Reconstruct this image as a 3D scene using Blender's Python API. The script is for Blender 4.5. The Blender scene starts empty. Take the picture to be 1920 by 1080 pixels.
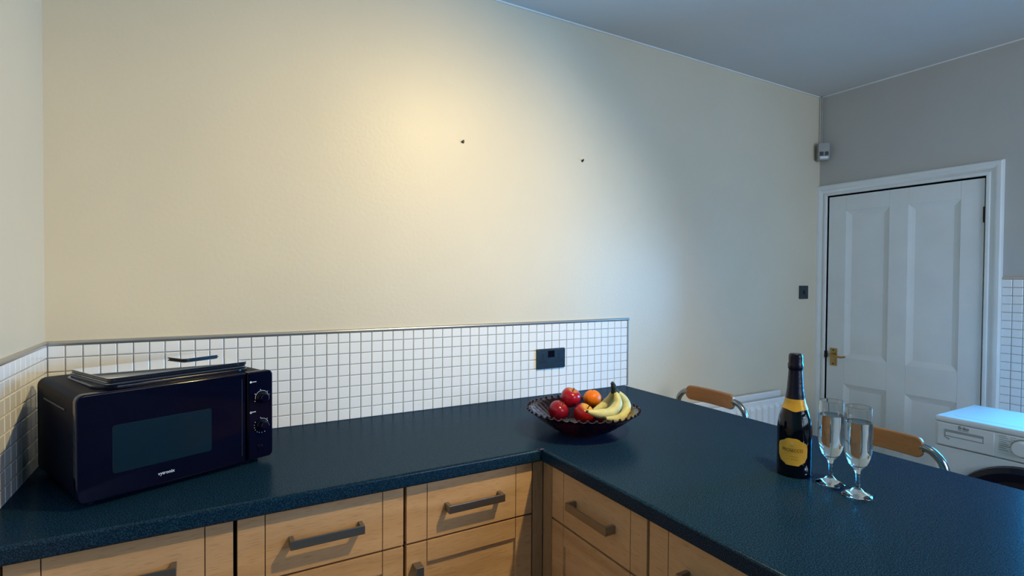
import bpy, bmesh, math, random
from mathutils import Vector, Matrix, Euler
random.seed(7)
S = bpy.context.scene
COL = S.collection
PI = math.pi
R = math.radians

# ------------------------------------------------------------------ camera
cam_d = bpy.data.cameras.new('camera'); cam = bpy.data.objects.new('camera', cam_d); COL.objects.link(cam)
F_PX = 992.07
cam_d.sensor_width = 36.0; cam_d.lens = F_PX/1920*36.0; cam_d.clip_start = 0.02; cam_d.clip_end = 60
CAM = Vector((0.3983, -1.9035, 1.4012))
_yaw, _pitch, _roll = 0.517468, 0.018182, 0.006594
_f = Vector((math.sin(_yaw)*math.cos(_pitch), math.cos(_yaw)*math.cos(_pitch), -math.sin(_pitch)))
_r = Vector((math.cos(_yaw), -math.sin(_yaw), 0)); _u = _r.cross(_f)
_c, _s = math.cos(_roll), math.sin(_roll)
_r2 = _c*_r + _s*_u; _u2 = -_s*_r + _c*_u
M = Matrix((( _r2.x, _u2.x, -_f.x), (_r2.y, _u2.y, -_f.y), (_r2.z, _u2.z, -_f.z))).to_4x4()
M.translation = CAM
cam.matrix_world = M
S.camera = cam

# ------------------------------------------------------------------ world, lights, exposure
W = bpy.data.worlds.new('sky'); S.world = W; W.use_nodes = True
bg = W.node_tree.nodes['Background']; bg.inputs[0].default_value = (0.30, 0.62, 1.0, 1); bg.inputs[1].default_value = 1.0
S.view_settings.view_transform = 'Standard'; S.view_settings.look = 'None'
S.view_settings.exposure = 0.0; S.view_settings.gamma = 1.0
S.view_settings.use_curve_mapping = False
WY0, WY1, WZ0, WZ1 = -1.62, -0.99, 0.90, 1.66          # window above the washing machine, right of the picture
VX0, VX1, VZ0, VZ1 = 1.70, 3.10, 1.00, 2.20            # garden window in the wall behind the camera
YF = -3.25                                             # that wall
XD = 3.6526                                            # door wall
H = 2.5225                                             # ceiling height
def add_light(name, kind, loc, rot=(0, 0, 0), **kw):
    d = bpy.data.lights.new(name, kind); o = bpy.data.objects.new(name, d); COL.objects.link(o)
    o.location = loc; o.rotation_euler = rot
    for k, v in kw.items(): setattr(d, k, v)
    return o
add_light('window_daylight', 'AREA', (XD+0.16, (WY0+WY1)/2, (WZ0+WZ1)/2), (0, PI/2, 0), shape='RECTANGLE',
          size=WZ1-WZ0, size_y=WY1-WY0, energy=98, color=(0.02, 0.41, 1.0))
add_light('garden_daylight', 'AREA', ((VX0+VX1)/2, YF-0.16, (VZ0+VZ1)/2), (PI/2, 0, 0), shape='RECTANGLE',
          size=VX1-VX0, size_y=VZ1-VZ0, energy=44, color=(0.68, 0.80, 1.0))
LAMP = Vector((1.62, -1.50, 2.41))
add_light('ceiling_spot', 'SPOT', LAMP, (Vector((0.84, -0.20, 0.85))-LAMP).to_track_quat('-Z', 'Y').to_euler(), energy=116, color=(1.0, 0.745, 0.31), spot_size=R(118), spot_blend=1.0, shadow_soft_size=0.03)

# ------------------------------------------------------------------ helpers
def smooth(me, ang=35):
    for p in me.polygons: p.use_smooth = True
    try: me.set_sharp_from_angle(angle=R(ang))
    except Exception: pass

class MB:
    """collects shapes and links them as one mesh object"""
    def __init__(s): s.bm = bmesh.new()
    def box(s, lo, hi, bev=0.0, seg=2, M=None):
        b = bmesh.new(); bmesh.ops.create_cube(b, size=1)
        c = [(lo[i]+hi[i])/2 for i in range(3)]; d = [abs(hi[i]-lo[i]) for i in range(3)]
        for v in b.verts: v.co = Vector((v.co[i]*d[i]+c[i] for i in range(3)))
        if bev > 0: bmesh.ops.bevel(b, geom=b.edges[:], offset=min(bev, min(d)*.49), segments=seg, profile=.5, affect='EDGES')
        return s._merge(b, M)
    def _merge(s, b, M=None):
        if M is not None: bmesh.ops.transform(b, matrix=M, verts=b.verts[:])
        t = bpy.data.meshes.new('t'); b.to_mesh(t); b.free(); s.bm.from_mesh(t); bpy.data.meshes.remove(t); return s
    def prism(s, pts, z0, z1, bev=0.0, seg=2, M=None, which=None):
        b = bmesh.new()
        lo = [b.verts.new((x, y, z0)) for x, y in pts]; hi = [b.verts.new((x, y, z1)) for x, y in pts]
        n = len(pts)
        b.faces.new(lo[::-1]); b.faces.new(hi)
        for i in range(n): b.faces.new((lo[i], lo[(i+1) % n], hi[(i+1) % n], hi[i]))
        bmesh.ops.recalc_face_normals(b, faces=b.faces[:])
        if bev > 0:
            es = [e for e in b.edges if (which is None and abs(e.verts[0].co.z-e.verts[1].co.z) < 1e-6) or (which is not None and which(e))]
            bmesh.ops.bevel(b, geom=es, offset=bev, segments=seg, profile=.5, affect='EDGES')
        return s._merge(b, M)
    def lathe(s, prof, n=48, M=None, fn=None, close=False):
        b = bmesh.new(); rings = []
        for r, z in prof:
            if r < 1e-6: rings.append([b.verts.new((0, 0, z))])
            else:
                ring = []
                for k in range(n):
                    a = 2*PI*k/n; rr, zz = (r, z) if fn is None else fn(r, z, a)
                    ring.append(b.verts.new((rr*math.cos(a), rr*math.sin(a), zz)))
                rings.append(ring)
        pairs = list(zip(rings[:-1], rings[1:]))
        if close: pairs.append((rings[-1], rings[0]))
        for A, B in pairs:
            for k in range(n):
                k2 = (k+1) % n
                if len(A) == 1 and len(B) == 1: continue
                if len(A) == 1: b.faces.new((A[0], B[k2], B[k]))
                elif len(B) == 1: b.faces.new((A[k], A[k2], B[0]))
                else: b.faces.new((A[k], A[k2], B[k2], B[k]))
        bmesh.ops.recalc_face_normals(b, faces=b.faces[:])
        return s._merge(b, M)
    def tube(s, pts, rad, n=12, sub=4, closed=False, M=None, flat=1.0):
        P = [Vector(p) for p in pts]
        rads = rad if isinstance(rad, (list, tuple)) else [rad]*len(P)
        if sub > 1:
            Q, RR = [], []
            for i in range(len(P)-1):
                p0 = P[max(i-1, 0)]; p1 = P[i]; p2 = P[i+1]; p3 = P[min(i+2, len(P)-1)]
                for k in range(sub):
                    t = k/sub
                    Q.append(.5*((2*p1)+(p2-p0)*t+(2*p0-5*p1+4*p2-p3)*t*t+(3*p1-p0-3*p2+p3)*t**3))
                    RR.append(rads[i]*(1-t)+rads[i+1]*t)
            Q.append(P[-1]); RR.append(rads[-1]); P, rads = Q, RR
        b = bmesh.new(); rings = []
        up = Vector((0, 0, 1)); prev = None
        for i, p in enumerate(P):
            d = (P[min(i+1, len(P)-1)]-P[max(i-1, 0)]).normalized()
            if prev is None:
                a = d.cross(up)
                if a.length < 1e-3: a = d.cross(Vector((1, 0, 0)))
            else: a = prev - d*prev.dot(d)
            a.normalize(); c = d.cross(a); prev = a
            rings.append([b.verts.new(p+rads[i]*(math.cos(2*PI*k/n)*a*flat+math.sin(2*PI*k/n)*c)) for k in range(n)])
        for A, B in zip(rings[:-1], rings[1:]):
            for k in range(n): b.faces.new((A[k], A[(k+1) % n], B[(k+1) % n], B[k]))
        b.faces.new(rings[0][::-1]); b.faces.new(rings[-1])
        bmesh.ops.recalc_face_normals(b, faces=b.faces[:])
        return s._merge(b, M)
    def cyl(s, c, r, h, axis='z', n=32, bev=0.0):
        Mx = {'z': Matrix(), 'x': Matrix.Rotation(PI/2, 4, 'Y'), 'y': Matrix.Rotation(-PI/2, 4, 'X')}[axis]
        b0 = min(bev, r*.49, h*.49)
        prof = [(0, 0), (r-b0, 0), (r, b0), (r, h-b0), (r-b0, h), (0, h)] if bev else [(0, 0), (r, 0), (r, h), (0, h)]
        return s.lathe(prof, n, Matrix.Translation(c) @ Mx)
    def mesh(s, name, m, ang=35):
        me = bpy.data.meshes.new(name); s.bm.to_mesh(me); s.bm.free(); smooth(me, ang)
        if m: me.materials.append(m)
        return me
    def build(s, name, m, parent=None, loc=None, rot=None, ang=35, **props):
        o = link(name, s.mesh(name, m, ang), parent, loc, rot, **props)
        w = o.modifiers.new('weighted_normals', 'WEIGHTED_NORMAL'); w.keep_sharp = True
        return o

def link(name, me, parent=None, loc=None, rot=None, **props):
    o = bpy.data.objects.new(name, me); COL.objects.link(o)
    if parent: o.parent = parent
    if loc is not None: o.location = loc
    if rot is not None: o.rotation_euler = rot
    for k, v in props.items(): o[k] = v
    return o
def thing(name, label, cat, loc=(0, 0, 0), rz=0.0, group=None):
    o = bpy.data.objects.new(name, None); COL.objects.link(o); o.empty_display_size = .05
    o.location = loc; o.rotation_euler = (0, 0, rz); o['label'] = label; o['category'] = cat
    if group: o['group'] = group
    return o
def copy_thing(o, label, loc, rz=None, parent=None):
    c = o.copy(); COL.objects.link(c)
    if parent: c.parent = parent
    else:
        c.location = loc; c['label'] = label
        if rz is not None: c.rotation_euler = (0, 0, rz)
    for ch in list(o.children): copy_thing(ch, None, None, None, c)
    return c
def text(name, body, size, m, parent, M, thick=0.0002, width=None, spacing=1.0, bold=0.0):
    cu = bpy.data.curves.new(name, 'FONT'); cu.body = body; cu.size = size; cu.extrude = thick; cu.align_x = 'CENTER'; cu.align_y = 'CENTER'
    cu.space_character = spacing; cu.offset = bold
    t = bpy.data.objects.new(name, cu); COL.objects.link(t)
    dg = bpy.context.evaluated_depsgraph_get(); me = bpy.data.meshes.new_from_object(t.evaluated_get(dg))
    bpy.data.objects.remove(t); bpy.data.curves.remove(cu)
    if width:
        xs = [v.co.x for v in me.vertices]; k = width/(max(xs)-min(xs))
        for v in me.vertices: v.co.x *= k
    me.transform(M); me.materials.clear(); me.materials.append(m)
    return link(name, me, parent)

# ------------------------------------------------------------------ materials
def mat(name, col, rough=.5, metal=0.0, spec=.5, coat=0.0, var=0.0, vscale=8, bump=0.0, bscale=100, trans=0.0, ior=1.45, stretch=None, coat_rough=.05):
    m = bpy.data.materials.new(name); m.use_nodes = True; nt = m.node_tree; b = nt.nodes['Principled BSDF']
    b.inputs['Base Color'].default_value = (*col, 1); b.inputs['Roughness'].default_value = rough; b.inputs['Metallic'].default_value = metal
    b.inputs['Specular IOR Level'].default_value = spec; b.inputs['Coat Weight'].default_value = coat; b.inputs['Coat Roughness'].default_value = coat_rough
    b.inputs['Transmission Weight'].default_value = trans; b.inputs['IOR'].default_value = ior
    N = nt.nodes; L = nt.links
    tc = N.new('ShaderNodeTexCoord'); vec = tc.outputs['Object']
    if stretch:
        mp = N.new('ShaderNodeMapping'); mp.inputs['Scale'].default_value = stretch; L.new(vec, mp.inputs[0]); vec = mp.outputs[0]
    if var:
        n = N.new('ShaderNodeTexNoise'); n.inputs['Scale'].default_value = vscale; n.inputs['Detail'].default_value = 4; L.new(vec, n.inputs['Vector'])
        cr = N.new('ShaderNodeValToRGB'); L.new(n.outputs[0], cr.inputs[0])
        cr.color_ramp.elements[0].position = .3; cr.color_ramp.elements[1].position = .7
        cr.color_ramp.elements[0].color = (*[c*(1-var) for c in col], 1); cr.color_ramp.elements[1].color = (*[min(1, c*(1+var)) for c in col], 1)
        L.new(cr.outputs[0], b.inputs['Base Color'])
    if bump:
        n2 = N.new('ShaderNodeTexNoise'); n2.inputs['Scale'].default_value = bscale; n2.inputs['Detail'].default_value = 3; L.new(vec, n2.inputs['Vector'])
        bp = N.new('ShaderNodeBump'); bp.inputs['Strength'].default_value = bump; bp.inputs['Distance'].default_value = .002
        L.new(n2.outputs[0], bp.inputs['Height']); L.new(bp.outputs[0], b.inputs['Normal'])
    return m

m_wall = mat('wall_paint', (.72, .632, .478), .44, spec=.5, var=.025, vscale=2.5, bump=.22, bscale=70)
m_wall_door = mat('wall_paint_matt_shaded', (.52, .50, .46), .6, var=.03, vscale=3, bump=.15, bscale=70)  # darker copy of the wall paint, the door wall's shade put into the colour
m_ceil = mat('ceiling_paint', (.62, .62, .60), .8, var=.02, vscale=2)
m_white = mat('white_gloss_paint', (.82, .83, .81), .35, var=.03, vscale=6, bump=.08, bscale=40)
m_tile = mat('white_tile_glaze', (.90, .90, .89), .16, spec=.5)
m_grout = mat('grout', (.50, .48, .44), .9, var=.12, vscale=25)
m_trim = mat('satin_metal_trim', (.50, .49, .47), .30, metal=.75, var=.05, vscale=5)
m_floor = mat('floor_vinyl', (.52, .42, .31), .5, var=.12, vscale=4)  # unseen floor, colour lightened to bounce warm fill onto the cabinets
m_nickel = mat('brushed_nickel', (.31, .31, .32), .30, metal=1.0, var=.04, vscale=40, stretch=(1, 1, 12))
m_tube = mat('grey_steel_tube', (.30, .33, .35), .22, metal=1.0, var=.03, vscale=20)
m_chrome = mat('chrome', (.62, .64, .66), .12, metal=1.0, var=.02, vscale=10)
m_steel_plate = mat('dark_brushed_steel', (.045, .07, .09), .30, metal=.7, var=.08, vscale=40)
m_black = mat('gloss_black_plastic', (.0015, .002, .012), .10, spec=.4, var=.1, vscale=6)
m_black_body = mat('black_painted_steel', (.0015, .002, .012), .42, spec=.05, var=.1, vscale=9)
m_black_top = mat('black_painted_steel_lid', (.003, .004, .014), .18, spec=.5, var=.1, vscale=9)
m_black_soft = mat('black_rubber', (.005, .005, .012), .5, var=.1, vscale=30)
m_window_black = mat('tinted_oven_window', (.003, .016, .030), .12, spec=.6, var=.08, vscale=3)
m_print = mat('white_print', (.72, .76, .80), .5, var=.02, vscale=30)
m_brass = mat('aged_brass', (.50, .33, .13), .32, metal=1.0, var=.15, vscale=30)
m_hinge = mat('dark_hinge', (.02, .02, .03), .4, metal=.6, var=.1, vscale=30)
m_rad = mat('radiator_enamel', (.80, .81, .80), .25, var=.015, vscale=6)
m_washer = mat('washer_enamel', (.74, .75, .76), .28, var=.012, vscale=5)
m_washer_grey = mat('washer_grey_print', (.20, .21, .23), .5, var=.05, vscale=40)
m_dark_glass = mat('dark_porthole_glass', (.002, .002, .010), .05, spec=.6, var=.1, vscale=4)
m_pir = mat('aged_sensor_plastic', (.36, .36, .34), .45, var=.06, vscale=30)
m_mirror = mat('mirror_glass', (.95, .95, .95), .02, metal=1.0, var=.01, vscale=4)
m_mat_edge = mat('black_mat_edge', (.004, .005, .014), .25, var=.1, vscale=40)
m_foil = mat('dark_navy_foil', (.003, .003, .014), .30, spec=.35, var=.1, vscale=60, bump=.4, bscale=120)
m_bottle = mat('dark_bottle_glass', (.0015, .003, .008), .05, spec=.4, var=.1, vscale=5)
m_gold_label = mat('gold_front_label_paper', (.76, .46, .06), .45, metal=.08, var=.10, vscale=30)
m_gold = mat('gold_label_paper', (.52, .31, .035), .42, metal=.25, var=.12, vscale=30)
m_goldlight = mat('pale_gold_print', (.78, .60, .22), .38, metal=.3, var=.05, vscale=30)
m_ink = mat('brown_ink', (.06, .035, .012), .6, var=.05, vscale=30)
m_ink2 = mat('faint_brown_ink', (.28, .17, .03), .6, var=.05, vscale=30)
m_stem = mat('fruit_stem', (.06, .045, .02), .8, var=.3, vscale=60)
m_stool = None

def glass(name, col=(1, 1, 1), rough=0.0, ior=1.45):
    m = mat(name, col, rough, trans=1.0, ior=ior, var=.004, vscale=10)
    return m
m_glass = glass('clear_glass', (.97, .99, .99)); m_wine = glass('sparkling_wine', (.97, .985, .96), ior=1.33)
m_ruby = glass('ruby_pressed_glass', (.20, .008, .030), .05, 1.5)

def wood(name, c1, c2, c3, axis, scale=1.0, rough=.38):
    """plain-sawn veneer, grain along axis (0 x, 1 y, 2 z), in world metres so that neighbours differ"""
    m = bpy.data.materials.new(name); m.use_nodes = True; nt = m.node_tree; N = nt.nodes; L = nt.links; b = N['Principled BSDF']
    g = N.new('ShaderNodeNewGeometry'); mp = N.new('ShaderNodeMapping'); sc = [9*scale]*3; sc[axis] = 1.3*scale
    mp.inputs['Scale'].default_value = sc; L.new(g.outputs['Position'], mp.inputs[0])
    n = N.new('ShaderNodeTexNoise'); n.inputs['Scale'].default_value = 1.6; n.inputs['Detail'].default_value = 5; n.inputs['Distortion'].default_value = .6; L.new(mp.outputs[0], n.inputs['Vector'])
    cr = N.new('ShaderNodeValToRGB'); L.new(n.outputs[0], cr.inputs[0])
    e = cr.color_ramp.elements; e[0].position = .30; e[0].color = (*c1, 1); e[1].position = .72; e[1].color = (*c3, 1)
    k = e.new(.5); k.color = (*c2, 1)
    mp2 = N.new('ShaderNodeMapping'); s2 = [420*scale]*3; s2[axis] = 26*scale; mp2.inputs['Scale'].default_value = s2; L.new(g.outputs['Position'], mp2.inputs[0])
    n2 = N.new('ShaderNodeTexNoise'); n2.inputs['Scale'].default_value = 1; n2.inputs['Detail'].default_value = 2; L.new(mp2.outputs[0], n2.inputs['Vector'])
    c2r = N.new('ShaderNodeValToRGB'); L.new(n2.outputs[0], c2r.inputs[0]); c2r.color_ramp.elements[0].position = .32; c2r.color_ramp.elements[0].color = (.80, .78, .74, 1)
    c2r.color_ramp.elements[1].position = .46; c2r.color_ramp.elements[1].color = (1, 1, 1, 1)
    mx = N.new('ShaderNodeMix'); mx.data_type = 'RGBA'; mx.blend_type = 'MULTIPLY'; mx.inputs[0].default_value = 1
    L.new(cr.outputs[0], mx.inputs[6]); L.new(c2r.outputs[0], mx.inputs[7]); L.new(mx.outputs[2], b.inputs['Base Color'])
    b.inputs['Roughness'].default_value = rough
    return m
BE = ((.49, .29, .15), (.59, .365, .195), (.67, .43, .25))
m_beech_x = wood('beech_grain_along_run', *BE, 0); m_beech_y = wood('beech_grain_along_peninsula', *BE, 1)
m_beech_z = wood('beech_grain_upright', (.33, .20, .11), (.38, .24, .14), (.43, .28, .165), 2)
m_stool = wood('stool_veneer', (.35, .145, .046), (.41, .175, .058), (.47, .21, .075), 1, rough=.35)
m_groove = mat('dark_groove', (.05, .022, .012), .8, var=.1, vscale=30)
m_carcass = mat('cabinet_carcass', (.022, .014, .02), .7, var=.08, vscale=10)  # colour darkened to carry the shade in the gaps between the fronts

def worktop_mat():
    m = bpy.data.materials.new('speckled_navy_laminate'); m.use_nodes = True; nt = m.node_tree; N = nt.nodes; L = nt.links; b = N['Principled BSDF']
    g = N.new('ShaderNodeNewGeometry')
    n = N.new('ShaderNodeTexNoise'); n.inputs['Scale'].default_value = 400; n.inputs['Detail'].default_value = 2; L.new(g.outputs['Position'], n.inputs['Vector'])
    cr = N.new('ShaderNodeValToRGB'); L.new(n.outputs[0], cr.inputs[0]); e = cr.color_ramp.elements
    e[0].position = .46; e[0].color = (.0018, .013, .034, 1); e[1].position = .66; e[1].color = (.013, .053, .100, 1)
    n3 = N.new('ShaderNodeTexNoise'); n3.inputs['Scale'].default_value = 900; L.new(g.outputs['Position'], n3.inputs['Vector'])
    c3 = N.new('ShaderNodeValToRGB'); L.new(n3.outputs[0], c3.inputs[0]); c3.color_ramp.elements[0].position = .66; c3.color_ramp.elements[1].position = .74
    c3.color_ramp.elements[0].color = (0, 0, 0, 1); c3.color_ramp.elements[1].color = (.045, .06, .07, 1)
    mx = N.new('ShaderNodeMix'); mx.data_type = 'RGBA'; mx.blend_type = 'ADD'; mx.inputs[0].default_value = 1
    L.new(cr.outputs[0], mx.inputs[6]); L.new(c3.outputs[0], mx.inputs[7])
    n2 = N.new('ShaderNodeTexNoise'); n2.inputs['Scale'].default_value = 260; n2.inputs['Detail'].default_value = 1; L.new(g.outputs['Position'], n2.inputs['Vector'])
    bp = N.new('ShaderNodeBump'); bp.inputs['Strength'].default_value = .16; bp.inputs['Distance'].default_value = .001; L.new(n2.outputs[0], bp.inputs['Height'])
    # dull laminate: diffuse speckle under a weak satin sheen that rises towards grazing view
    di = N.new('ShaderNodeBsdfDiffuse'); gl = N.new('ShaderNodeBsdfGlossy'); gl.inputs['Roughness'].default_value = .24; gl.inputs['Color'].default_value = (.84, .93, 1, 1)
    lw = N.new('ShaderNodeLayerWeight'); pw = N.new('ShaderNodeMath'); pw.operation = 'POWER'; pw.inputs[1].default_value = 3
    ml = N.new('ShaderNodeMath'); ml.operation = 'MULTIPLY_ADD'; ml.inputs[1].default_value = .12; ml.inputs[2].default_value = .022
    L.new(lw.outputs['Facing'], pw.inputs[0]); L.new(pw.outputs[0], ml.inputs[0])
    ms = N.new('ShaderNodeMixShader'); L.new(ml.outputs[0], ms.inputs[0]); L.new(di.outputs[0], ms.inputs[1]); L.new(gl.outputs[0], ms.inputs[2])
    L.new(mx.outputs[2], di.inputs['Color']); L.new(bp.outputs[0], di.inputs['Normal']); L.new(bp.outputs[0], gl.inputs['Normal'])
    N.remove(b); L.new(ms.outputs[0], N['Material Output'].inputs[0])
    return m
m_top = worktop_mat()

# ------------------------------------------------------------------ room shell
ST = dict(kind='structure')
MB().box((-.1, YF-.1, -.1), (XD+.1, .1, 0)).build('floor', m_floor, **ST)
MB().box((-.1, YF-.1, H), (XD+.1, .1, H+.1)).build('ceiling', m_ceil, **ST)
wall_back = MB().box((-.1, 0, 0), (XD+.1, .1, H)).build('wall_back', m_wall, **ST)
wall_left = MB().box((-.1, YF, 0), (0, 0, H)).build('wall_left', m_wall, **ST)
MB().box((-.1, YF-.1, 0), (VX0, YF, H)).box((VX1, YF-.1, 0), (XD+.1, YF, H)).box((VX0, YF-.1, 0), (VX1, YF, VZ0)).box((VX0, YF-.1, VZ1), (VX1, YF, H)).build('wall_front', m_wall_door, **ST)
DY0, DY1, DZ = -.806, -.056, 1.908                    # door opening
wr = MB()
wr.box((XD, DY1, 0), (XD+.14, 0, H)); wr.box((XD, DY0, DZ), (XD+.14, DY1, H))
wr.box((XD, WY1, 0), (XD+.14, DY0, H)); wr.box((XD, WY0, 0), (XD+.14, WY1, WZ0)); wr.box((XD, WY0, WZ1), (XD+.14, WY1, H)); wr.box((XD, YF, 0), (XD+.14, WY0, H))
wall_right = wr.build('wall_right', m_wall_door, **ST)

# painted bead along the ceiling
MB().box((.001, -.007, H-.007), (XD-.001, -.0001, H-.0001), .002).build('trim_5', m_white, **ST)
MB().box((XD-.007, YF+.01, H-.007), (XD-.0001, -.008, H-.0001), .002).build('trim_6', m_white, **ST)
# window over the washing machine and garden window behind the camera (both outside the picture, the sources of the daylight)
win = bpy.data.objects.new('window_1', None); COL.objects.link(win); win['kind'] = 'structure'
xa, xb = XD+.05, XD+.10
for y0, y1 in ((WY0, WY0+.05), (WY1-.05, WY1)): MB().box((xa, y0, WZ0), (xb, y1, WZ1), .004).build('stile', m_white, win)
for z0, z1 in ((WZ0, WZ0+.05), (WZ1-.05, WZ1)): MB().box((xa, WY0+.05, z0), (xb, WY1-.05, z1), .004).build('rail', m_white, win)
win2 = bpy.data.objects.new('window_2', None); COL.objects.link(win2); win2['kind'] = 'structure'
for x0, x1 in ((VX0, VX0+.05), ((VX0+VX1)/2-.03, (VX0+VX1)/2+.03), (VX1-.05, VX1)): MB().box((x0, YF-.09, VZ0), (x1, YF-.04, VZ1), .004).build('stile', m_white, win2)
for z0, z1 in ((VZ0, VZ0+.05), (VZ1-.05, VZ1)): MB().box((VX0+.05, YF-.09, z0), (VX1-.05, YF-.04, z1), .004).build('rail', m_white, win2)
mg = bpy.data.materials.new('window_pane_glass'); mg.use_nodes = True
nt = mg.node_tree; nt.nodes.clear(); o_ = nt.nodes.new('ShaderNodeOutputMaterial'); t_ = nt.nodes.new('ShaderNodeBsdfTransparent'); gl_ = nt.nodes.new('ShaderNodeBsdfGlossy'); gl_.inputs['Roughness'].default_value = .02
fr_ = nt.nodes.new('ShaderNodeFresnel'); mx_ = nt.nodes.new('ShaderNodeMixShader'); nt.links.new(fr_.outputs[0], mx_.inputs[0]); nt.links.new(t_.outputs[0], mx_.inputs[1]); nt.links.new(gl_.outputs[0], mx_.inputs[2]); nt.links.new(mx_.outputs[0], o_.inputs[0])
MB().box((xa+.02, WY0+.05, WZ0+.05), (xa+.026, WY1-.05, WZ1-.05)).build('pane', mg, win)
for x0, x1 in ((VX0+.05, (VX0+VX1)/2-.03), ((VX0+VX1)/2+.03, VX1-.05)): MB().box((x0, YF-.07, VZ0+.05), (x1, YF-.064, VZ1-.05)).build('pane', mg, win2)

# ------------------------------------------------------------------ tiles: one shared mesh, every visible tile an object
TP, TS, TT = .03893, .0362, .0045
def tile_mesh(h):
    bm = bmesh.new(); w = TS/2; hh = h/2; c = .0016
    base = [bm.verts.new((x, y, 0)) for x, y in ((-w, -hh), (w, -hh), (w, hh), (-w, hh))]
    mid = [bm.verts.new((x, y, TT-.0012)) for x, y in ((-w, -hh), (w, -hh), (w, hh), (-w, hh))]
    top = [bm.verts.new((x, y, TT)) for x, y in ((-w+c, -hh+c), (w-c, -hh+c), (w-c, hh-c), (-w+c, hh-c))]
    for A, B in ((base, mid), (mid, top)):
        for k in range(4): bm.faces.new((A[k], A[(k+1) % 4], B[(k+1) % 4], B[k]))
    bm.faces.new(top)
    me = bpy.data.meshes.new('tile'); bm.to_mesh(me); bm.free(); me.materials.append(m_tile); return me
T_FULL = tile_mesh(TS); CUT_H = .0315; T_CUT = tile_mesh(CUT_H)
WT = .90
Z1 = 1.1718                                           # first joint below the metal trim
rows = [(Z1 + .0014 + CUT_H/2, T_CUT)] + [(Z1 - TP*(k+.5), T_FULL) for k in range(7)]
def place_tiles(wall, spots, limit=300):
    """spots: (matrix, mesh, size-in-view). the largest in view single, the rest one part"""
    spots = sorted(spots, key=lambda s: -s[2])
    for Mx, me, _ in spots[:limit]:
        o = bpy.data.objects.new('tile', me); COL.objects.link(o); o.parent = wall; o.matrix_basis = Mx
    if spots[limit:]:
        bm = bmesh.new()
        for Mx, me, _ in spots[limit:]:
            t = me.copy(); t.transform(Mx); bm.from_mesh(t); bpy.data.meshes.remove(t)
        me = bpy.data.meshes.new('tiles'); bm.to_mesh(me); bm.free(); me.materials.append(m_tile)
        link('tiles', me, wall, kind='stuff')
def jit(): return Matrix.Rotation(random.gauss(0, R(.35)), 4, 'X') @ Matrix.Rotation(random.gauss(0, R(.35)), 4, 'Y')
def area_seen(p, n): 
    d = Vector(p)-CAM; return max(0, -(d.normalized().dot(n)))/d.length_squared
G = .0012
sp = []
for c in range(54):
    x = .0049 + TP*(c+.5)
    for z, me in rows + [(Z1 - TP*7 + .0005 + 0, None)][:0]:
        Mx = Matrix.Translation((x, -G, z)) @ Matrix.Rotation(PI/2, 4, 'X') @ jit()
        hid = .05 < x < .50 and z < 1.10
        sp.append((Mx, me, 0 if hid else area_seen((x, 0, z), Vector((0, -1, 0)))))
place_tiles(wall_back, sp)
MB().box((0, -G, WT), (.0049+TP*54, 0, 1.2075)).build('grout_bed', m_grout, wall_back)
sp = []
for c in range(16):
    y = -.0065 - TP*(c+.5)
    for z, me in rows:
        Mx = Matrix.Translation((G, y, z)) @ Matrix.Rotation(PI/2, 4, 'Z') @ Matrix.Rotation(PI/2, 4, 'X') @ jit()
        sp.append((Mx, me, area_seen((0, y, z), Vector((1, 0, 0))) if y > -.38 else 0))
place_tiles(wall_left, sp, 80)
MB().box((0, -.63, WT), (G, -G, 1.2075)).build('grout_bed', m_grout, wall_left)
# door wall: upright field of tiles between the door and the window
sp = []
TY1 = -.8745; TZ1 = 1.413
for c in range(3):
    y = TY1 - TP*(c+.5)
    if c == 0: pass
    for r in range(20):
        z = TZ1 - TP*(r+.5)
        Mx = Matrix.Translation((XD-G, y, z)) @ Matrix.Rotation(-PI/2, 4, 'Z') @ Matrix.Rotation(PI/2, 4, 'X') @ jit()
        sp.append((Mx, T_FULL, area_seen((XD, y, z), Vector((-1, 0, 0))) if (y > -1.0 and z > .80) else 0))
place_tiles(wall_right, sp, 48)
MB().box((XD-G, TY1-TP*3, TZ1-TP*20), (XD, TY1, TZ1)).build('grout_bed', m_grout, wall_right)

def quarter_trim(name, length, m, M, r=.0125):
    """quadrant tile trim: flat back on the wall, rounded outer top"""
    pts = [(0, 0), (-.0065, 0)] + [(-.0035-.0055*math.cos(a), r-.0075+.0075*math.sin(a)) for a in (0, R(30), R(60), R(90))] + [(0, r)]
    b = MB(); b.prism(pts, 0, length, M=M); return b.build(name, m, ang=50, **ST)
# prism runs along local z: map local (x out, y up, z along)
Mb = Matrix(((0, 0, 1, 0), (1, 0, 0, 0), (0, 1, 0, 1.2062), (0, 0, 0, 1)))
quarter_trim('trim_1', 2.117, m_trim, Mb)
Ml = Matrix(((-1, 0, 0, 0), (0, 0, -1, -.0095), (0, 1, 0, 1.2062), (0, 0, 0, 1)))
quarter_trim('trim_2', .62, m_trim, Ml)
Mv = Matrix(((0, -1, 0, 2.1195), (1, 0, 0, 0), (0, 0, 1, WT), (0, 0, 0, 1)))
Mv = Matrix(((0, 1, 0, .0049+TP*54), (1, 0, 0, 0), (0, 0, 1, WT+.0005), (0, 0, 0, 1)))
quarter_trim('trim_3', .3055, m_trim, Mv, r=.009)
MB().box((XD-.0065, TY1-TP*3, TZ1), (XD, TY1, TZ1+.009), .001).build('trim_4', m_trim, **ST)

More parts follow.
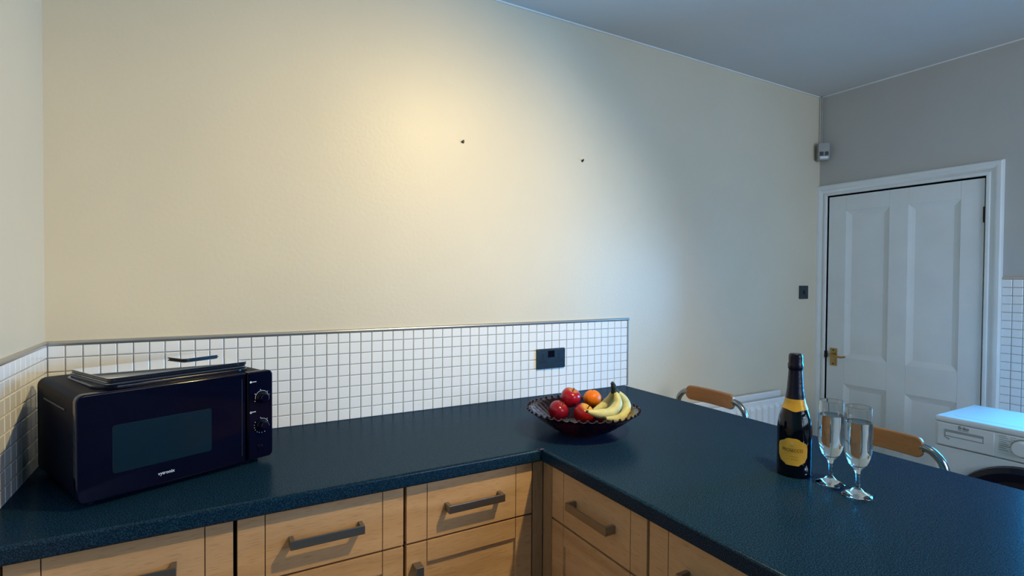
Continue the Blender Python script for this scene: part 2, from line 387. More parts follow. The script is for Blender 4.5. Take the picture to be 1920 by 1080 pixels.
# ------------------------------------------------------------------ door
door = bpy.data.objects.new('door_1', None); COL.objects.link(door); door['kind'] = 'structure'
LX0, LX1 = XD+.002, XD+.040                           # leaf: face 2 mm behind the wall face
L0, L1, LZ0, LZ1 = -.802, -.060, .008, 1.903
PA, PB = (-.160, -.388), (-.480, -.708)               # panel columns
def dbox(name, y0, y1, z0, z1, x0=LX0, bev=.0015): return MB().box((x0, min(y0, y1), z0), (LX1, max(y0, y1), z1), bev).build(name, m_white, door)
dbox('stile', PA[0], L1, LZ0, LZ1); dbox('stile', PB[0], PA[1], LZ0, LZ1); dbox('stile', L0, PB[1], LZ0, LZ1)
for a, b in (PA, PB):
    dbox('rail', a, b, 1.812, LZ1); dbox('rail', a, b, .790, .945); dbox('rail', a, b, LZ0, .22)
    for z0, z1 in ((.945, 1.812), (.22, .790)):
        dbox('panel', a, b, z0, z1, LX0+.011, 0)
        # sloping panel mould
        mo = MB(); w_ = .030; n_ = bmesh.new()
        o4 = [(a, z0), (b, z0), (b, z1), (a, z1)]; sgn = [(-1, 1), (1, 1), (1, -1), (-1, -1)]
        va = [n_.verts.new((LX0+.001, y, z)) for y, z in o4]
        vb = [n_.verts.new((LX0+.0065, y+s[0]*w_*.45, z+s[1]*w_*.45)) for (y, z), s in zip(o4, sgn)]
        vc = [n_.verts.new((LX0+.0080, y+s[0]*w_*.60, z+s[1]*w_*.60)) for (y, z), s in zip(o4, sgn)]
        vd = [n_.verts.new((LX0+.0112, y+s[0]*w_, z+s[1]*w_)) for (y, z), s in zip(o4, sgn)]
        for A, B in ((va, vb), (vb, vc), (vc, vd)):
            for k in range(4): n_.faces.new((A[k], A[(k+1) % 4], B[(k+1) % 4], B[k]))
        bmesh.ops.recalc_face_normals(n_, faces=n_.faces[:]); mo._merge(n_)
        mo.build('panel_moulding', m_white, door, ang=20)
# hinges, lever handle, latch keep
for z in (1.725, .30):
    hg = MB(); hg.cyl((XD-.004, -.804, z-.038), .0055, .076, 'z', 12, .001); hg.box((XD-.001, -.809, z-.036), (XD+.004, -.799, z+.036)); hg.build('hinge', m_hinge, door)
hp = MB().box((LX0-.006, -.122, .890), (LX0+.001, -.082, .995), .003).build('handle_plate', m_brass, door, label='aged brass handle plate')
lv = MB(); lv.cyl((LX0-.038, -.100, .957), .009, .036, 'x', 16, .001)
lv.tube([(LX0-.036, -.098, .957), (LX0-.042, -.110, .957), (LX0-.044, -.135, .953), (LX0-.044, -.165, .950), (LX0-.042, -.190, .956)], [.0075, .0078, .007, .006, .005], 10)
lv.build('lever', m_brass, hp)
for z in (.902, .983):
    sc = MB(); sc.cyl((LX0-.008, -.102, z), .0045, .003, 'x', 10, .0008); sc.build('screw', m_hinge, hp)
MB().box((XD-.012, -.066, .935), (XD+.002, -.052, .975), .002).build('latch_keep', m_hinge, door, label='dark latch keep on the door frame')
# lining + architrave (moulded, mitred)
MB().box((XD-.0, DY0-.012, 0), (XD+.12, DY0, DZ+.012)).box((XD, DY1, 0), (XD+.12, DY1+.012, DZ+.012)).box((XD, DY0, DZ), (XD+.12, DY1, DZ+.012)).build('door_lining', m_white, door)
prof = [(0, 0), (.012, 0), (.014, .004), (.014, .014), (.010, .018), (.012, .026), (.018, .034), (.022, .046), (.022, .058), (.018, .064), (0, .066)]  # (proud, across from opening)
fr = bmesh.new(); pathv = []
yl = DY1+.004; yr = DY0-.004; zt = DZ+.004
for (pr_, w_) in prof:
    wl = min(w_, .0545)
    row = [(yl+wl, 0), (yl+wl, zt+w_), (yr-w_, zt+w_), (yr-w_, 0)]
    pathv.append([fr.verts.new((XD-pr_, y, z)) for y, z in row])
for A, B in zip(pathv[:-1], pathv[1:]):
    for k in range(3): fr.faces.new((A[k], A[k+1], B[k+1], B[k]))
bmesh.ops.recalc_face_normals(fr, faces=fr.faces[:])
ab = MB(); ab._merge(fr); ab.build('architrave', m_white, door, ang=25)
MB().box((.0, -.012, 0), (XD-.03, 0, .10), .004).build('baseboard_back', m_white, **ST)
MB().box((XD-.014, YF+.01, 0), (XD, DY0-.075, .10), .004).build('baseboard_right', m_white, **ST)

# ------------------------------------------------------------------ worktop (one continuous L)
pts = [(.0005, -.0008), (.0005, -.602), (1.2425, -.602), (1.2425, -2.05), (2.098, -2.05), (2.098, -.0008)]
def front_edge(e):
    a, b = e.verts[0].co, e.verts[1].co
    if abs(a.z-b.z) > 1e-6: return False
    m_ = (a+b)/2
    return (abs(m_.y+.602) < 1e-3 and m_.x < 1.2) or (abs(m_.x-1.2425) < 1e-3) or (abs(m_.x-2.098) < 1e-3) or abs(m_.y+2.05) < 1e-3
wk = MB(); wk.prism(pts, .862, WT, .0075, 4, which=front_edge)
worktop = wk.build('worktop', m_top, ang=50, label='dark navy speckled worktop turning the corner into a breakfast bar', category='worktop')
MB().box((1.232, -.6045, .8995), (1.2485, -.5955, .9006), .0002).build('joint_strip', m_chrome, worktop, label='tiny bright joint at the inner corner')

# ------------------------------------------------------------------ base cabinets
def handle_bar(parent, L, vertical=False, M=None):
    """square bow handle: wide bar and two plate ends, local x along, -y outwards"""
    b = MB(); h = .021; pr_ = .032
    b.box((-L/2, -pr_, -h/2), (L/2, -pr_+.006, h/2), .0012)
    for s in (-1, 1):
        x0 = s*L/2; x1 = s*(L/2-.010)
        b.box((min(x0, x1), -pr_+.003, -h/2), (max(x0, x1), 0, h/2), .001)
    if vertical: b2 = Matrix.Rotation(PI/2, 4, 'Y'); M = M @ b2
    bmesh.ops.transform(b.bm, matrix=M, verts=b.bm.verts[:])
    return b.build('handle', m_nickel, parent, label='brushed nickel bow handle')
def cabinet(label, loc, rz, w, m_f, depth=.56, hd='right', drawer_handle=True, door_handle=True, left_stile=.060, right_stile=.058):
    """local x along the front 0..w, front face at y=0, body behind +y"""
    t = thing('base_cabinet', label, 'cabinet', loc, rz, 'beech kitchen base cabinets')
    f = .019
    bd = MB(); bd.box((.001, f+.001, .10), (w-.001, depth, .858)); bd.box((.001, .06, .0), (w-.001, depth, .10)); bd.build('carcass', m_carcass, t)
    g = .0034
    # drawer: centre board, two stiles, handle
    z0, z1 = .7065, .8575
    d = MB().box((left_stile+.0009, 0, z0), (w-right_stile-.0009, f, z1), .0008).build('drawer', m_f, t)
    MB().box((g, 0, z0), (left_stile-.0009, f, z1), .0008).build('stile', m_f, d)
    MB().box((w-right_stile+.0009, 0, z0), (w-g, f, z1), .0008).build('stile', m_f, d)
    MB().box((g+.003, .003, z0+.003), (w-g-.003, f+.0006, z1-.003)).build('groove', m_groove, d)
    if drawer_handle: handle_bar(d, .170, False, Matrix.Translation((w/2, 0, .784)))
    # door: stiles, rails, recessed panel
    z0, z1 = .105, .7008; rl = .056
    p = MB().box((left_stile-.004, .0085, z0+rl-.004), (w-right_stile+.004, .0165, z1-rl+.004)).build('door', m_f, t)
    MB().box((g, 0, z0), (left_stile-.0009, f, z1), .0008).build('stile', m_f, p)
    MB().box((w-right_stile+.0009, 0, z0), (w-g, f, z1), .0008).build('stile', m_f, p)
    MB().box((left_stile+.0009, 0, z1-rl), (w-right_stile-.0009, f, z1), .0008).build('rail', m_f, p)
    MB().box((left_stile+.0009, 0, z0), (w-right_stile-.0009, f, z0+rl), .0008).build('rail', m_f, p)
    for xg in (left_stile, w-right_stile): MB().box((xg-.0016, .0045, z1-rl+.0008), (xg+.0016, f-.001, z1-.003)).build('groove', m_groove, p)
    if door_handle:
        xx = .030 if hd == 'left' else w-.030
        handle_bar(p, .170, True, Matrix.Translation((xx, 0, .567)))
    return t
YFR = -.581
cabinet('beech base cabinet below the microwave, at the left wall', (.054, YFR, 0), 0, .389, m_beech_x, left_stile=.058)
cabinet('middle beech base cabinet of the run along the tiled wall', (.4445, YFR, 0), 0, .390, m_beech_x, hd='left')
cabinet('beech base cabinet just left of the inner corner post', (.8362, YFR, 0), 0, .390, m_beech_x, hd='left')
XFR = 1.262
cabinet('beech base cabinet under the breakfast bar, beside the inner corner post', (XFR, -.628, 0), -PI/2, .392, m_beech_y, hd='right')
cabinet('beech base cabinet under the breakfast bar, farther from the corner post', (XFR, -1.0215, 0), -PI/2, .392, m_beech_y, hd='right')
cp = thing('corner_post', 'narrow beech corner post under the worktop inner corner', 'post', (0, 0, 0))
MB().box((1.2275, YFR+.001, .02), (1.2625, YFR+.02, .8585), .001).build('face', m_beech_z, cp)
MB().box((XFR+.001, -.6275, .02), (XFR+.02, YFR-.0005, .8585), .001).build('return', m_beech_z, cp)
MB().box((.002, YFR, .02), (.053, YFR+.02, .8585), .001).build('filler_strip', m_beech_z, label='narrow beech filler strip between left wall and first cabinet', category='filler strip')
MB().box((1.845, -2.02, .0), (1.863, -.02, .8615), .001).build('end_panel', m_beech_y, label='plain beech back panel of the breakfast bar facing the stools', category='panel')

# ------------------------------------------------------------------ microwave
MW_F = (.150, -.488, WT+.0002); MW_A = R(22.8)
mw = thing('microwave', 'black microwave oven with two dials standing in the worktop corner', 'microwave', MW_F, MW_A)
Wm, Dm, zb, zt_ = .427, .340, .012, .247
def rrect(x0, x1, y0, y1, r, n=6):
    out = []
    for cx, cy, a0 in ((x1-r, y1-r, 0), (x0+r, y1-r, 90), (x0+r, y0+r, 180), (x1-r, y0+r, 270)):
        for k in range(n+1):
            a = R(a0+90*k/n); out.append((cx+r*math.cos(a), cy+r*math.sin(a)))
    return out
Mxz = Matrix(((1, 0, 0, 0), (0, 0, 1, 0), (0, 1, 0, 0), (0, 0, 0, 1)))    # profile (x,z) swept along y
body = MB(); body.prism(rrect(0.002, Wm-.002, zb, zt_-.0012, .020), .020, Dm, .004, 3, M=Mxz, which=lambda e: abs(e.verts[0].co.z-e.verts[1].co.z) < 1e-6 and e.verts[0].co.z > .3)
body.build('body', m_black_body, mw, ang=40)
pl = MB(); pl.prism(rrect(.045, .395, .040, .305, .045, 8), zt_-.006, zt_+.0062, .003, 3, which=lambda e: abs(e.verts[0].co.z-e.verts[1].co.z) < 1e-6 and e.verts[0].co.z > zt_)
bmesh.ops.transform(pl.bm, matrix=Matrix.Translation((0, .04, zt_+.006)) @ Matrix.Rotation(-R(0.9), 4, 'X') @ Matrix.Translation((0, -.04, -zt_-.006)), verts=pl.bm.verts[:])
pl.build('raised_top', m_black_top, mw, ang=60)
def front_slab(name, x0, x1, m, rl=.0, rr_=.0, ytop=0.0):
    b = MB()
    pts = []
    def arc(cx, cy, r, a0, n=6):
        return [(cx, cy)] if r < 1e-6 else [(cx+r*math.cos(R(a0+90*k/n)), cy+r*math.sin(R(a0+90*k/n))) for k in range(n+1)]
    pts += arc(x1-rr_, zt_-rr_, rr_, 0) + arc(x0+rl, zt_-rl, rl, 90) + arc(x0+rl, zb+rl, rl, 180) + arc(x1-rr_, zb+rr_, rr_, 270)
    b.prism(pts, 0, .0195, .004, 3, M=Mxz, which=lambda e: abs(e.verts[0].co.z-e.verts[1].co.z) < 1e-6 and e.verts[0].co.z < .001)
    return b.build(name, m, mw, ang=40)
dr = front_slab('door', .0, .3565, m_black, .016, .002)
pn = front_slab('control_panel', .3595, .4285, m_black, .002, .012)
MB().prism(rrect(.064, .270, .064, .171, .006), -.0008, .002, .0004, 1, M=Mxz).build('window', m_window_black, dr, label='dark teal see-through window')
gr_ = MB()
for x0, x1, z0, z1 in ((.344, .346, .030, .232), ):
    gr_.box((x0, -.0008, z0), (x1, .001, z1), .0004)
gr_.build('door_edge_line', m_black_soft, dr)
Mtxt = lambda x, z, y=-.0006: Matrix.Translation((x, y, z)) @ Matrix.Rotation(PI/2, 4, 'X')
text('lettering', 'vytronix', .0105, m_print, dr, Mtxt(.1687, .0385), width=.035, bold=.00012)
def dial(z, name):
    k = MB()
    k.lathe([(0, 0), (.0150, 0), (.0155, .002), (.0150, .004), (.0122, .006), (.0115, .018), (.0095, .0205), (0, .0205)], 36, Matrix.Translation((.3978, 0, z)) @ Matrix.Rotation(PI/2, 4, 'X'))
    o = k.build(name, m_black, pn, ang=30)
    fcap = MB(); fcap.lathe([(0, 0), (.0085, 0), (.0085, .0006), (.0078, .001), (0, .0006)], 30, Matrix.Translation((.3978, -.0203, z)) @ Matrix.Rotation(PI/2, 4, 'X'))
    return o
dial(.1768, 'dial'); dial(.1012, 'dial')
def arc_print(z, a0, a1, r, dots):
    b = MB(); n = 18
    inn = [(r*math.cos(R(a0+(a1-a0)*k/n)), r*math.sin(R(a0+(a1-a0)*k/n))) for k in range(n+1)]
    out = [((r+.0007)*math.cos(R(a0+(a1-a0)*k/n)), (r+.0007)*math.sin(R(a0+(a1-a0)*k/n))) for k in range(n+1)]
    b.prism(out+inn[::-1], 0, .0003, M=Matrix.Translation((.3978, -.0004, z)) @ Matrix.Rotation(PI/2, 4, 'X'))
    for a, rr_ in dots:
        b.cyl((.3978+(r+.0035)*math.cos(R(a)), -.0005, z+(r+.0035)*math.sin(R(a))), rr_, .0005, 'y', 10)
    return b
b = arc_print(.1768, 15, 190, .0172, [(205, .0010), (150, .0012), (100, .0011), (40, .0008), (10, .0008)])
b.build('dial_scale', m_print, pn, kind='stuff')
b = MB(); b.cyl((.3682, -.0005, .2205), .0027, .0005, 'y', 14).box((.3715, -.0005, .2197), (.3830, -.0002, .2213)); b.build('dial_symbol', m_print, pn, kind='stuff')
b = arc_print(.1012, 20, 100, .0172, [(a, .0009) for a in (150, 172, 192, 210, 232, 250, 270, 292, 45, 100)])
b.build('dial_scale', m_print, pn, kind='stuff')
b = MB(); b.lathe([(.0016, 0), (.0028, 0), (.0028, .0003), (.0016, .0003)], 16, Matrix.Translation((.3682, -.0003, .1395)) @ Matrix.Rotation(PI/2, 4, 'X'), close=True).box((.3715, -.0005, .1393), (.3815, -.0002, .1409))
b.build('dial_symbol', m_print, pn, kind='stuff')
bt = MB(); bt.lathe([(0, .004), (.005, .004), (.0062, .003), (.0068, 0), (0, 0)], 24, Matrix.Translation((.3925, 0, .0426)) @ Matrix.Rotation(PI/2, 4, 'X')); bt.build('button', m_black, pn)
for x, y in ((.03, .04), (.395, .04), (.03, .30), (.395, .30)):
    ft = MB(); ft.cyl((x, y, 0), .011, zb+.001, 'z', 16, .002); ft.build('foot', m_black_soft, mw)
vs = MB()
vs.box((-.0005, .085, .203), (.003, .265, .2065), .001)
vs.build('side_bead', mat('side_bead_highlight', (.03, .035, .05), .3, var=.05, vscale=20), mw)  # lighter grey puts the highlight along the bead into its colour

# placemats and coasters on the microwave
def slab_thing(name, label, cat, cx, cy, z, ang, w, d, h, group, off=(0, 0)):
    t = thing(name, label, cat, (cx, cy, z), ang, group); t.rotation_euler = (-R(0.9), 0, ang)
    b = MB(); b.prism(rrect(off[0], w+off[0], off[1], d+off[1], .012, 5), .0001, h-.0009, .0005, 1); b.build('backing', m_mat_edge, t)
    b = MB(); b.prism(rrect(off[0]+.0015, w+off[0]-.0015, off[1]+.0015, d+off[1]-.0015, .011, 5), h-.00085, h, .0004, 1); b.build('mirror', m_mirror, t)
    return t
zm = WT + zt_ + .0064; hm = .0040
names = ['lowest', 'second from the bottom', 'third from the bottom', 'topmost']
for k in range(4):
    lab = ['rectangular mirrored placemat on the microwave, lowest of the stack', 'rectangular mirrored placemat on the microwave, second from the bottom of the stack',
           'rectangular mirrored placemat on the microwave, directly under the topmost', 'rectangular mirrored placemat on the microwave, topmost of the stack and carrying coasters'][k]
    slab_thing('placemat', lab, 'placemat', .197, -.428, zm+hm*k, R(25.6), .320, .246, hm-.0002, 'mirrored placemats on the microwave', off=((-.003, -.003), (-.002, .001), (0, .0), (.001, .001))[k])
zc = zm+hm*4
for k in range(2):
    slab_thing('coaster', ['small square mirrored coaster lying directly on the top placemat', 'small square mirrored coaster on top of another coaster'][k], 'coaster', .3330, -.188, zc-.0045+.0038*k, R(31.5), .101, .090, .0036, 'mirrored coasters', off=((.004, .002), (0, 0))[k])

# ------------------------------------------------------------------ socket, switch, sensor, nails
sk = thing('power_socket', 'dark steel double power socket on the white wall tiles', 'socket', (1.671, -.0058, 1.0575))
Mxy = Matrix(((1, 0, 0, 0), (0, 0, 1, 0), (0, 1, 0, 0), (0, 0, 0, 1)))
b = MB(); b.prism(rrect(-.073, .073, -.043, .043, .006, 4), -.0078, 0, .0018, 2, M=Mxz, which=lambda e: abs(e.verts[0].co.z-e.verts[1].co.z) < 1e-6 and e.verts[0].co.z < -.005)
b.build('faceplate', m_steel_plate, sk)
for sx in (-1, 1):
    b = MB(); cx = sx*.0405
    b.box((cx-.0055, -.0084, -.004), (cx+.0055, -.0075, .0225), .0004); b.box((cx-.0185, -.0084, -.0165), (cx+.0185, -.0075, -.004), .0004)
    b.build('pin_hole', m_black_soft, sk)
    b = MB(); b.box((sx*.0085-.0075, -.0105, .006), (sx*.0085+.0075, -.0075, .034), .001); b.build('rocker_switch', m_black, sk)
b = MB(); b.box((-.068, -.0088, .0355), (.068, -.0072, .0385), .0003); b.build('bevel_glint', m_chrome, sk)  # chrome strip added to stand in for the glint on the top bevel
sw = thing('light_switch', 'small dark steel light switch on the wall beside the door', 'switch', (3.500, -.0002, 1.329))
b = MB(); b.prism(rrect(-.041, .041, -.040, .040, .004, 4), -.008, 0, .0016, 2, M=Mxz, which=lambda e: abs(e.verts[0].co.z-e.verts[1].co.z) < 1e-6 and e.verts[0].co.z < -.005); b.build('faceplate', m_steel_plate, sw)
b = MB(); b.box((-.007, -.0115, -.012), (.007, -.0078, .012), .0012); b.build('rocker_switch', m_black, sw)
ps = thing('motion_sensor', 'small grey alarm motion sensor high in the corner above the door', 'sensor', (3.606, -.046, 2.175), R(-45))
b = MB(); b.prism(rrect(-.031, .031, -.052, .052, .012, 5), -.018, .030, .005, 2, M=Mxz); b.build('housing', m_pir, ps)
b = MB(); b.box((-.024, -.0215, -.026), (-.003, -.0165, -.002), .002).box((.005, -.0215, -.026), (.024, -.0165, -.002), .002); b.build('lens', mat('dark_sensor_lens', (.06, .06, .06), .35, var=.05, vscale=40), ps)
b = MB(); b.box((-.022, -.0225, -.044), (.022, -.017, -.030), .003); b.build('lower_lip', m_white, ps)
b = MB(); b.tube([(.0, .038, .045), (.0, .040, .12), (.0, .040, H-2.175-.002)], .0045, 8, 1); b.build('cable', m_pir, ps)
def nail(label, x, z):
    t = thing('wall_nail', label, 'nail', (x, 0, z))
    b = MB(); b.cyl((0, -.010, 0), .0022, .0102, 'y', 10); b.build('shank', m_hinge, t)
    b = MB(); b.cyl((0, -.012, 0), .0042, .0022, 'y', 12, .0006); b.build('head', m_hinge, t)
    b = MB(); b.lathe([(0, 0), (.006, 0), (.0052, .0009), (0, .001)], 12, Matrix.Translation((.003, 0, -.002)) @ Matrix.Rotation(PI/2, 4, 'X')); b.build('plaster_chip', m_ink, t)
nail('nail in the warm bright part of the wall, left of the other nail', 1.254, 1.935)
nail('nail in the cooler part of the wall, right of the other nail', 1.835, 1.928)

# ------------------------------------------------------------------ radiator
rd = thing('radiator', 'white double panel radiator on the wall behind the bar stools', 'radiator', (0, 0, 0))
RX0, RX1, RZ0, RZ1 = 2.50, 3.30, .16, .757
def rad_panel(y0, y1, x1, z1, flutes):
    b = MB()
    b.box((RX0, y0, RZ0), (x1, y1, z1), .006, 3)
    return b.build('panel', m_rad, rd)
rad_panel(-.118, -.104, RX1, RZ1, True)
rad_panel(-.050, -.034, RX1-.075, RZ1+.018, False)
fl = MB()
n_fl = int((RX1-RX0-.06)/.0525)
for k in range(n_fl):
    x = RX0+.055+k*.0525
    fl2 = bmesh.new()
    prf = [(-.021, 0), (-.016, -.010), (.016, -.010), (.021, 0)]
    lo = [fl2.verts.new((x+a, -.1178+c, RZ0+.05)) for a, c in prf]; hi = [fl2.verts.new((x+a, -.1178+c, RZ1-.045)) for a, c in prf]
    le = [fl2.verts.new((x+a*.7, -.1178, RZ0+.03)) for a, c in prf]; he = [fl2.verts.new((x+a*.7, -.1178, RZ1-.025)) for a, c in prf]
    for A, B in ((le, lo), (lo, hi), (hi, he)):
        for q in range(3): fl2.faces.new((A[q], A[q+1], B[q+1], B[q]))
    bmesh.ops.recalc_face_normals(fl2, faces=fl2.faces[:])
    o = MB(); o._merge(fl2); o.build('flute', m_rad, rd, ang=25)
b = MB()
for k in range(40):
    x = RX0+.03+k*.0215
    if x < RX1-.09: b.box((x, -.104, RZ0+.05), (x+.0015, -.050, RZ1-.06))
b.build('fins', m_rad, rd, kind='stuff')
b = MB(); b.box((RX0+.1, -.034, .3), (RX0+.14, -.0005, .7)); b.box((RX1-.3, -.034, .3), (RX1-.26, -.0005, .7)); b.build('bracket', m_rad, rd, kind='stuff')

# ------------------------------------------------------------------ bar stools
def stool(label, x, y):
    t = thing('bar_stool', label, 'stool', (x, y, 0), 0, 'bar stools tucked under the breakfast bar')
    hw = .128
    # backrest board: slightly curved plate, faces -x
    b = bmesh.new(); n = 22
    vs_ = []
    for k in range(n+1):
        s_ = math.sin(PI/2*(-1+2*k/n)); yy = s_*hw; xx = -.014*(s_*s_)+.007
        vs_.append((xx, yy))
    zz0, zz1 = .8395, .9045
    def pr4(x0, yy, s_):
        edge = .46+.54*math.sqrt(max(0, 1-max(0, (abs(s_)-.85)/.15)**2))
        zc_ = (zz0+zz1)/2; hh = (zz1-zz0)/2*edge
        return zc_-hh, zc_+hh
    rows_ = []
    for (xx, yy), k in zip(vs_, range(n+1)):
        s_ = math.sin(PI/2*(-1+2*k/n)); a, c = pr4(xx, yy, s_)
        rows_.append([b.verts.new((xx-.009, yy, a+.004)), b.verts.new((xx-.009, yy, c-.004)), b.verts.new((xx-.005, yy, c)), b.verts.new((xx+.005, yy, c)), b.verts.new((xx+.009, yy, c-.004)), b.verts.new((xx+.009, yy, a+.004)), b.verts.new((xx+.005, yy, a)), b.verts.new((xx-.005, yy, a))])
    for A, B in zip(rows_[:-1], rows_[1:]):
        for q in range(8): b.faces.new((A[q], A[(q+1) % 8], B[(q+1) % 8], B[q]))
    b.faces.new(rows_[0]); b.faces.new(rows_[-1][::-1])
    bmesh.ops.recalc_face_normals(b, faces=b.faces[:])
    o = MB(); o._merge(b); o.build('backrest', m_stool, t, ang=40)
    # rear frame: tube leaving each end of the board, bending down to the floor
    zt2 = .874
    for s_ in (-1, 1):
        fr_ = MB(); fr_.tube([(-.004, s_*(hw-.006), zt2+.0005), (-.004, s_*(hw+.006), zt2), (-.004, s_*(hw+.026), zt2-.008), (-.004, s_*(hw+.050), zt2-.034), (-.004, s_*(hw+.060), zt2-.075), (-.004, s_*(hw+.062), zt2-.16), (-.006, s_*(hw+.060), .60)], .0125, 12, 4)
        fr_.build('back_tube', m_tube, t)
    b = MB(); b.box((-.36, -.185, .60), (-.02, .185, .622), .009, 3); b.build('seat', m_stool, t)
    for sx, sy in ((-.34, -1), (-.34, 1), (.0, -1), (.0, 1)):
        l = MB(); l.tube([(sx, sy*.165, .600), (sx+(.03 if sx > -.1 else -.03), sy*.19, .012)], .0115, 10, 1); l.build('leg', m_tube, t)
    f2 = MB(); f2.tube([(-.364, -.187, .22), (-.364, .187, .22)], .009, 8, 1); f2.build('footrest', m_tube, t)
    for sy in (-1, 1): f2 = MB(); f2.tube([(-.362, sy*.186, .24), (.024, sy*.186, .24)], .009, 8, 1); f2.build('side_rail', m_tube, t)
    return t
stool('bar stool nearest the radiator, wooden backrest showing above the worktop', 2.36, -.278)
stool('bar stool in front of the washing machine, backrest partly behind the glasses', 2.36, -.975)

# ------------------------------------------------------------------ washing machine
wm = thing('washing_machine', 'white front loading washing machine with black porthole door', 'washing machine', (3.0, -.876, 0), 0)
WW, WD, WH = .60, .37, .85
def wb(name, y0, y1, z0, z1, x0, x1, m, bev=.004, parent=wm, **k): return MB().box((x0, -y1, z0), (x1, -y0, z1), bev, 3).build(name, m, parent, **k)
wb('body', 0, WW, .012, .728, .004, WD, m_washer, .006)
cpn = wb('control_panel', 0, WW, .7305, .826, 0, WD, m_washer, .006)
tp = wb('top', -.001, WW+.001, .8265, WH, -.004, WD, m_washer, .008)
fr2 = MB(); 
wb('top_recess_line', .05, .54, WH-.0003, WH+.0006, .050, .054, m_rad, 0, tp)
dd = wb('detergent_drawer', .012, .193, .7345, .8225, -.003, .01, m_washer, .002)
dd2 = MB(); dd2.box((-.0045, -.162, .7725), (-.0028, -.036, .8005), .0008); 
hx = bmesh.new()
# hand recess: flat grey plate, the shade of the scoop put into its colour
sv = [hx.verts.new(c) for c in ((-.0036, -.162, .7725), (-.0036, -.036, .7725), (-.0036, -.036, .8005), (-.0036, -.162, .8005))]
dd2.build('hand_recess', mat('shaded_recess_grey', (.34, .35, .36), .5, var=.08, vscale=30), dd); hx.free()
wb('recess_lip', .040, .158, .7755, .7895, -.0062, -.0040, m_washer, .0008, dd)
Mw = lambda y, z, x=-.0034: Matrix.Translation((x, -y, z)) @ Matrix(((0, 0, -1, 0), (-1, 0, 0, 0), (0, 1, 0, 0), (0, 0, 0, 1)))
text('lettering', 'Beko', .018, m_washer_grey, cpn, Mw(.098, .8150), bold=.0006, width=.034)
wb('lettering_underline', .080, .114, .8045, .8062, -.0036, -.003, m_washer_grey, 0, cpn)
pt = MB()
for yy, zz in ((.036, .7695), (.042, .7655), (.048, .7625)): pt.box((-.0036, -yy-.004, zz-.0022), (-.003, -yy, zz+.0022))
pt.build('drawer_print', m_washer_grey, cpn, kind='stuff')
pt = MB()
for k in range(8):
    zz = .817-k*.0076; pt.box((-.0008, -.206-.022-.006*(k % 3), zz), (.001, -.206, zz+.0016)); pt.box((-.0008, -.243-.012, zz-.001), (.001, -.243+.004, zz+.0003))
pt.build('programme_print', m_washer_grey, cpn, kind='stuff')
dl = MB(); dl.lathe([(0, .022), (.024, .022), (.028, .019), (.030, 0), (0, 0)], 36, Matrix.Translation((0, -.275, .783)) @ Matrix.Rotation(-PI/2, 4, 'Y')); dl.build('dial', m_washer, cpn, ang=30)
dl = MB(); dl.lathe([(0, .003), (.033, .003), (.035, 0), (0, 0)], 36, Matrix.Translation((0, -.275, .783)) @ Matrix.Rotation(-PI/2, 4, 'Y')); dl.build('dial_ring', m_chrome, cpn)
ph = MB(); ph.lathe([(.20, .030), (.232, .034), (.250, .020), (.254, 0), (.20, 0)], 64, Matrix.Translation((.004, -.297, .462)) @ Matrix.Rotation(-PI/2, 4, 'Y'), close=True)
pd = ph.build('porthole_door', m_black, wm, ang=40)
ph = MB(); ph.lathe([(0, .005), (.10, .010), (.17, .022), (.20, .030), (.20, .020), (0, 0)], 64, Matrix.Translation((.004, -.297, .462)) @ Matrix.Rotation(-PI/2, 4, 'Y')); ph.build('porthole_glass', m_dark_glass, pd, ang=40)
for y in (.05, .55):
    for x in (.05, .32):
        ft = MB(); ft.cyl((x, -y, 0), .02, .013, 'z', 16); ft.build('foot', m_black_soft, wm)

# ------------------------------------------------------------------ prosecco bottle
bx, by = 1.712, -1.081
bo = thing('prosecco_bottle', 'dark bottle with gold label standing beside the two glasses', 'bottle', (bx, by, WT), 0)
br = .0405
b = MB(); b.lathe([(0, .004), (.030, 0), (br-.003, .001), (br, .005), (br, .118), (br-.0008, .130), (br-.004, .150), (br-.010, .168), (br-.0165, .186), (.0215, .200), (.0185, .222), (.0163, .245), (.0150, .270), (.0145, .300), (.0145, .3095), (0, .3095)], 64)
b.build('glass_body', m_bottle, bo, ang=60)
b = MB(); b.lathe([(.0229, .1970), (.0226, .1985), (.0197, .2205), (.0178, .245), (.0163, .268), (.0163, .2715), (.0180, .2735), (.0184, .281), (.0180, .286), (.0168, .2885), (.0168, .302), (.0160, .3085), (.0135, .3118), (0, .3122)], 48)
b.build('foil_capsule', m_foil, bo, ang=50)
BP = [(.118, br), (.130, br-.0008), (.150, br-.004), (.168, br-.010), (.186, br-.0165), (.200, .0215), (.222, .0185)]
def body_r(z):
    for (z0, r0), (z1, r1) in zip(BP[:-1], BP[1:]):
        if z0 <= z <= z1: return r0+(r1-r0)*(z-z0)/(z1-z0)
zz_ = [.1715, .176, .181, .186, .191, .1965]
b = MB(); b.lathe([(body_r(z)+.0003, z) for z in zz_]+[(body_r(z)+.0012, z) for z in zz_[::-1]], 64, close=True,
          fn=lambda r, z, a: (r+(.0022*max(0, math.cos(a-R(212)))**10 if z < .173 else 0), z-(.0045*max(0, math.cos(a-R(212)))**10 if z < .173 else 0)))
b.build('neck_band', m_gold, bo, ang=50, label='gold paper band around the neck')
face = math.atan2(CAM.y-by, CAM.x-bx) - R(6)        # the label looks at the room, turned a little
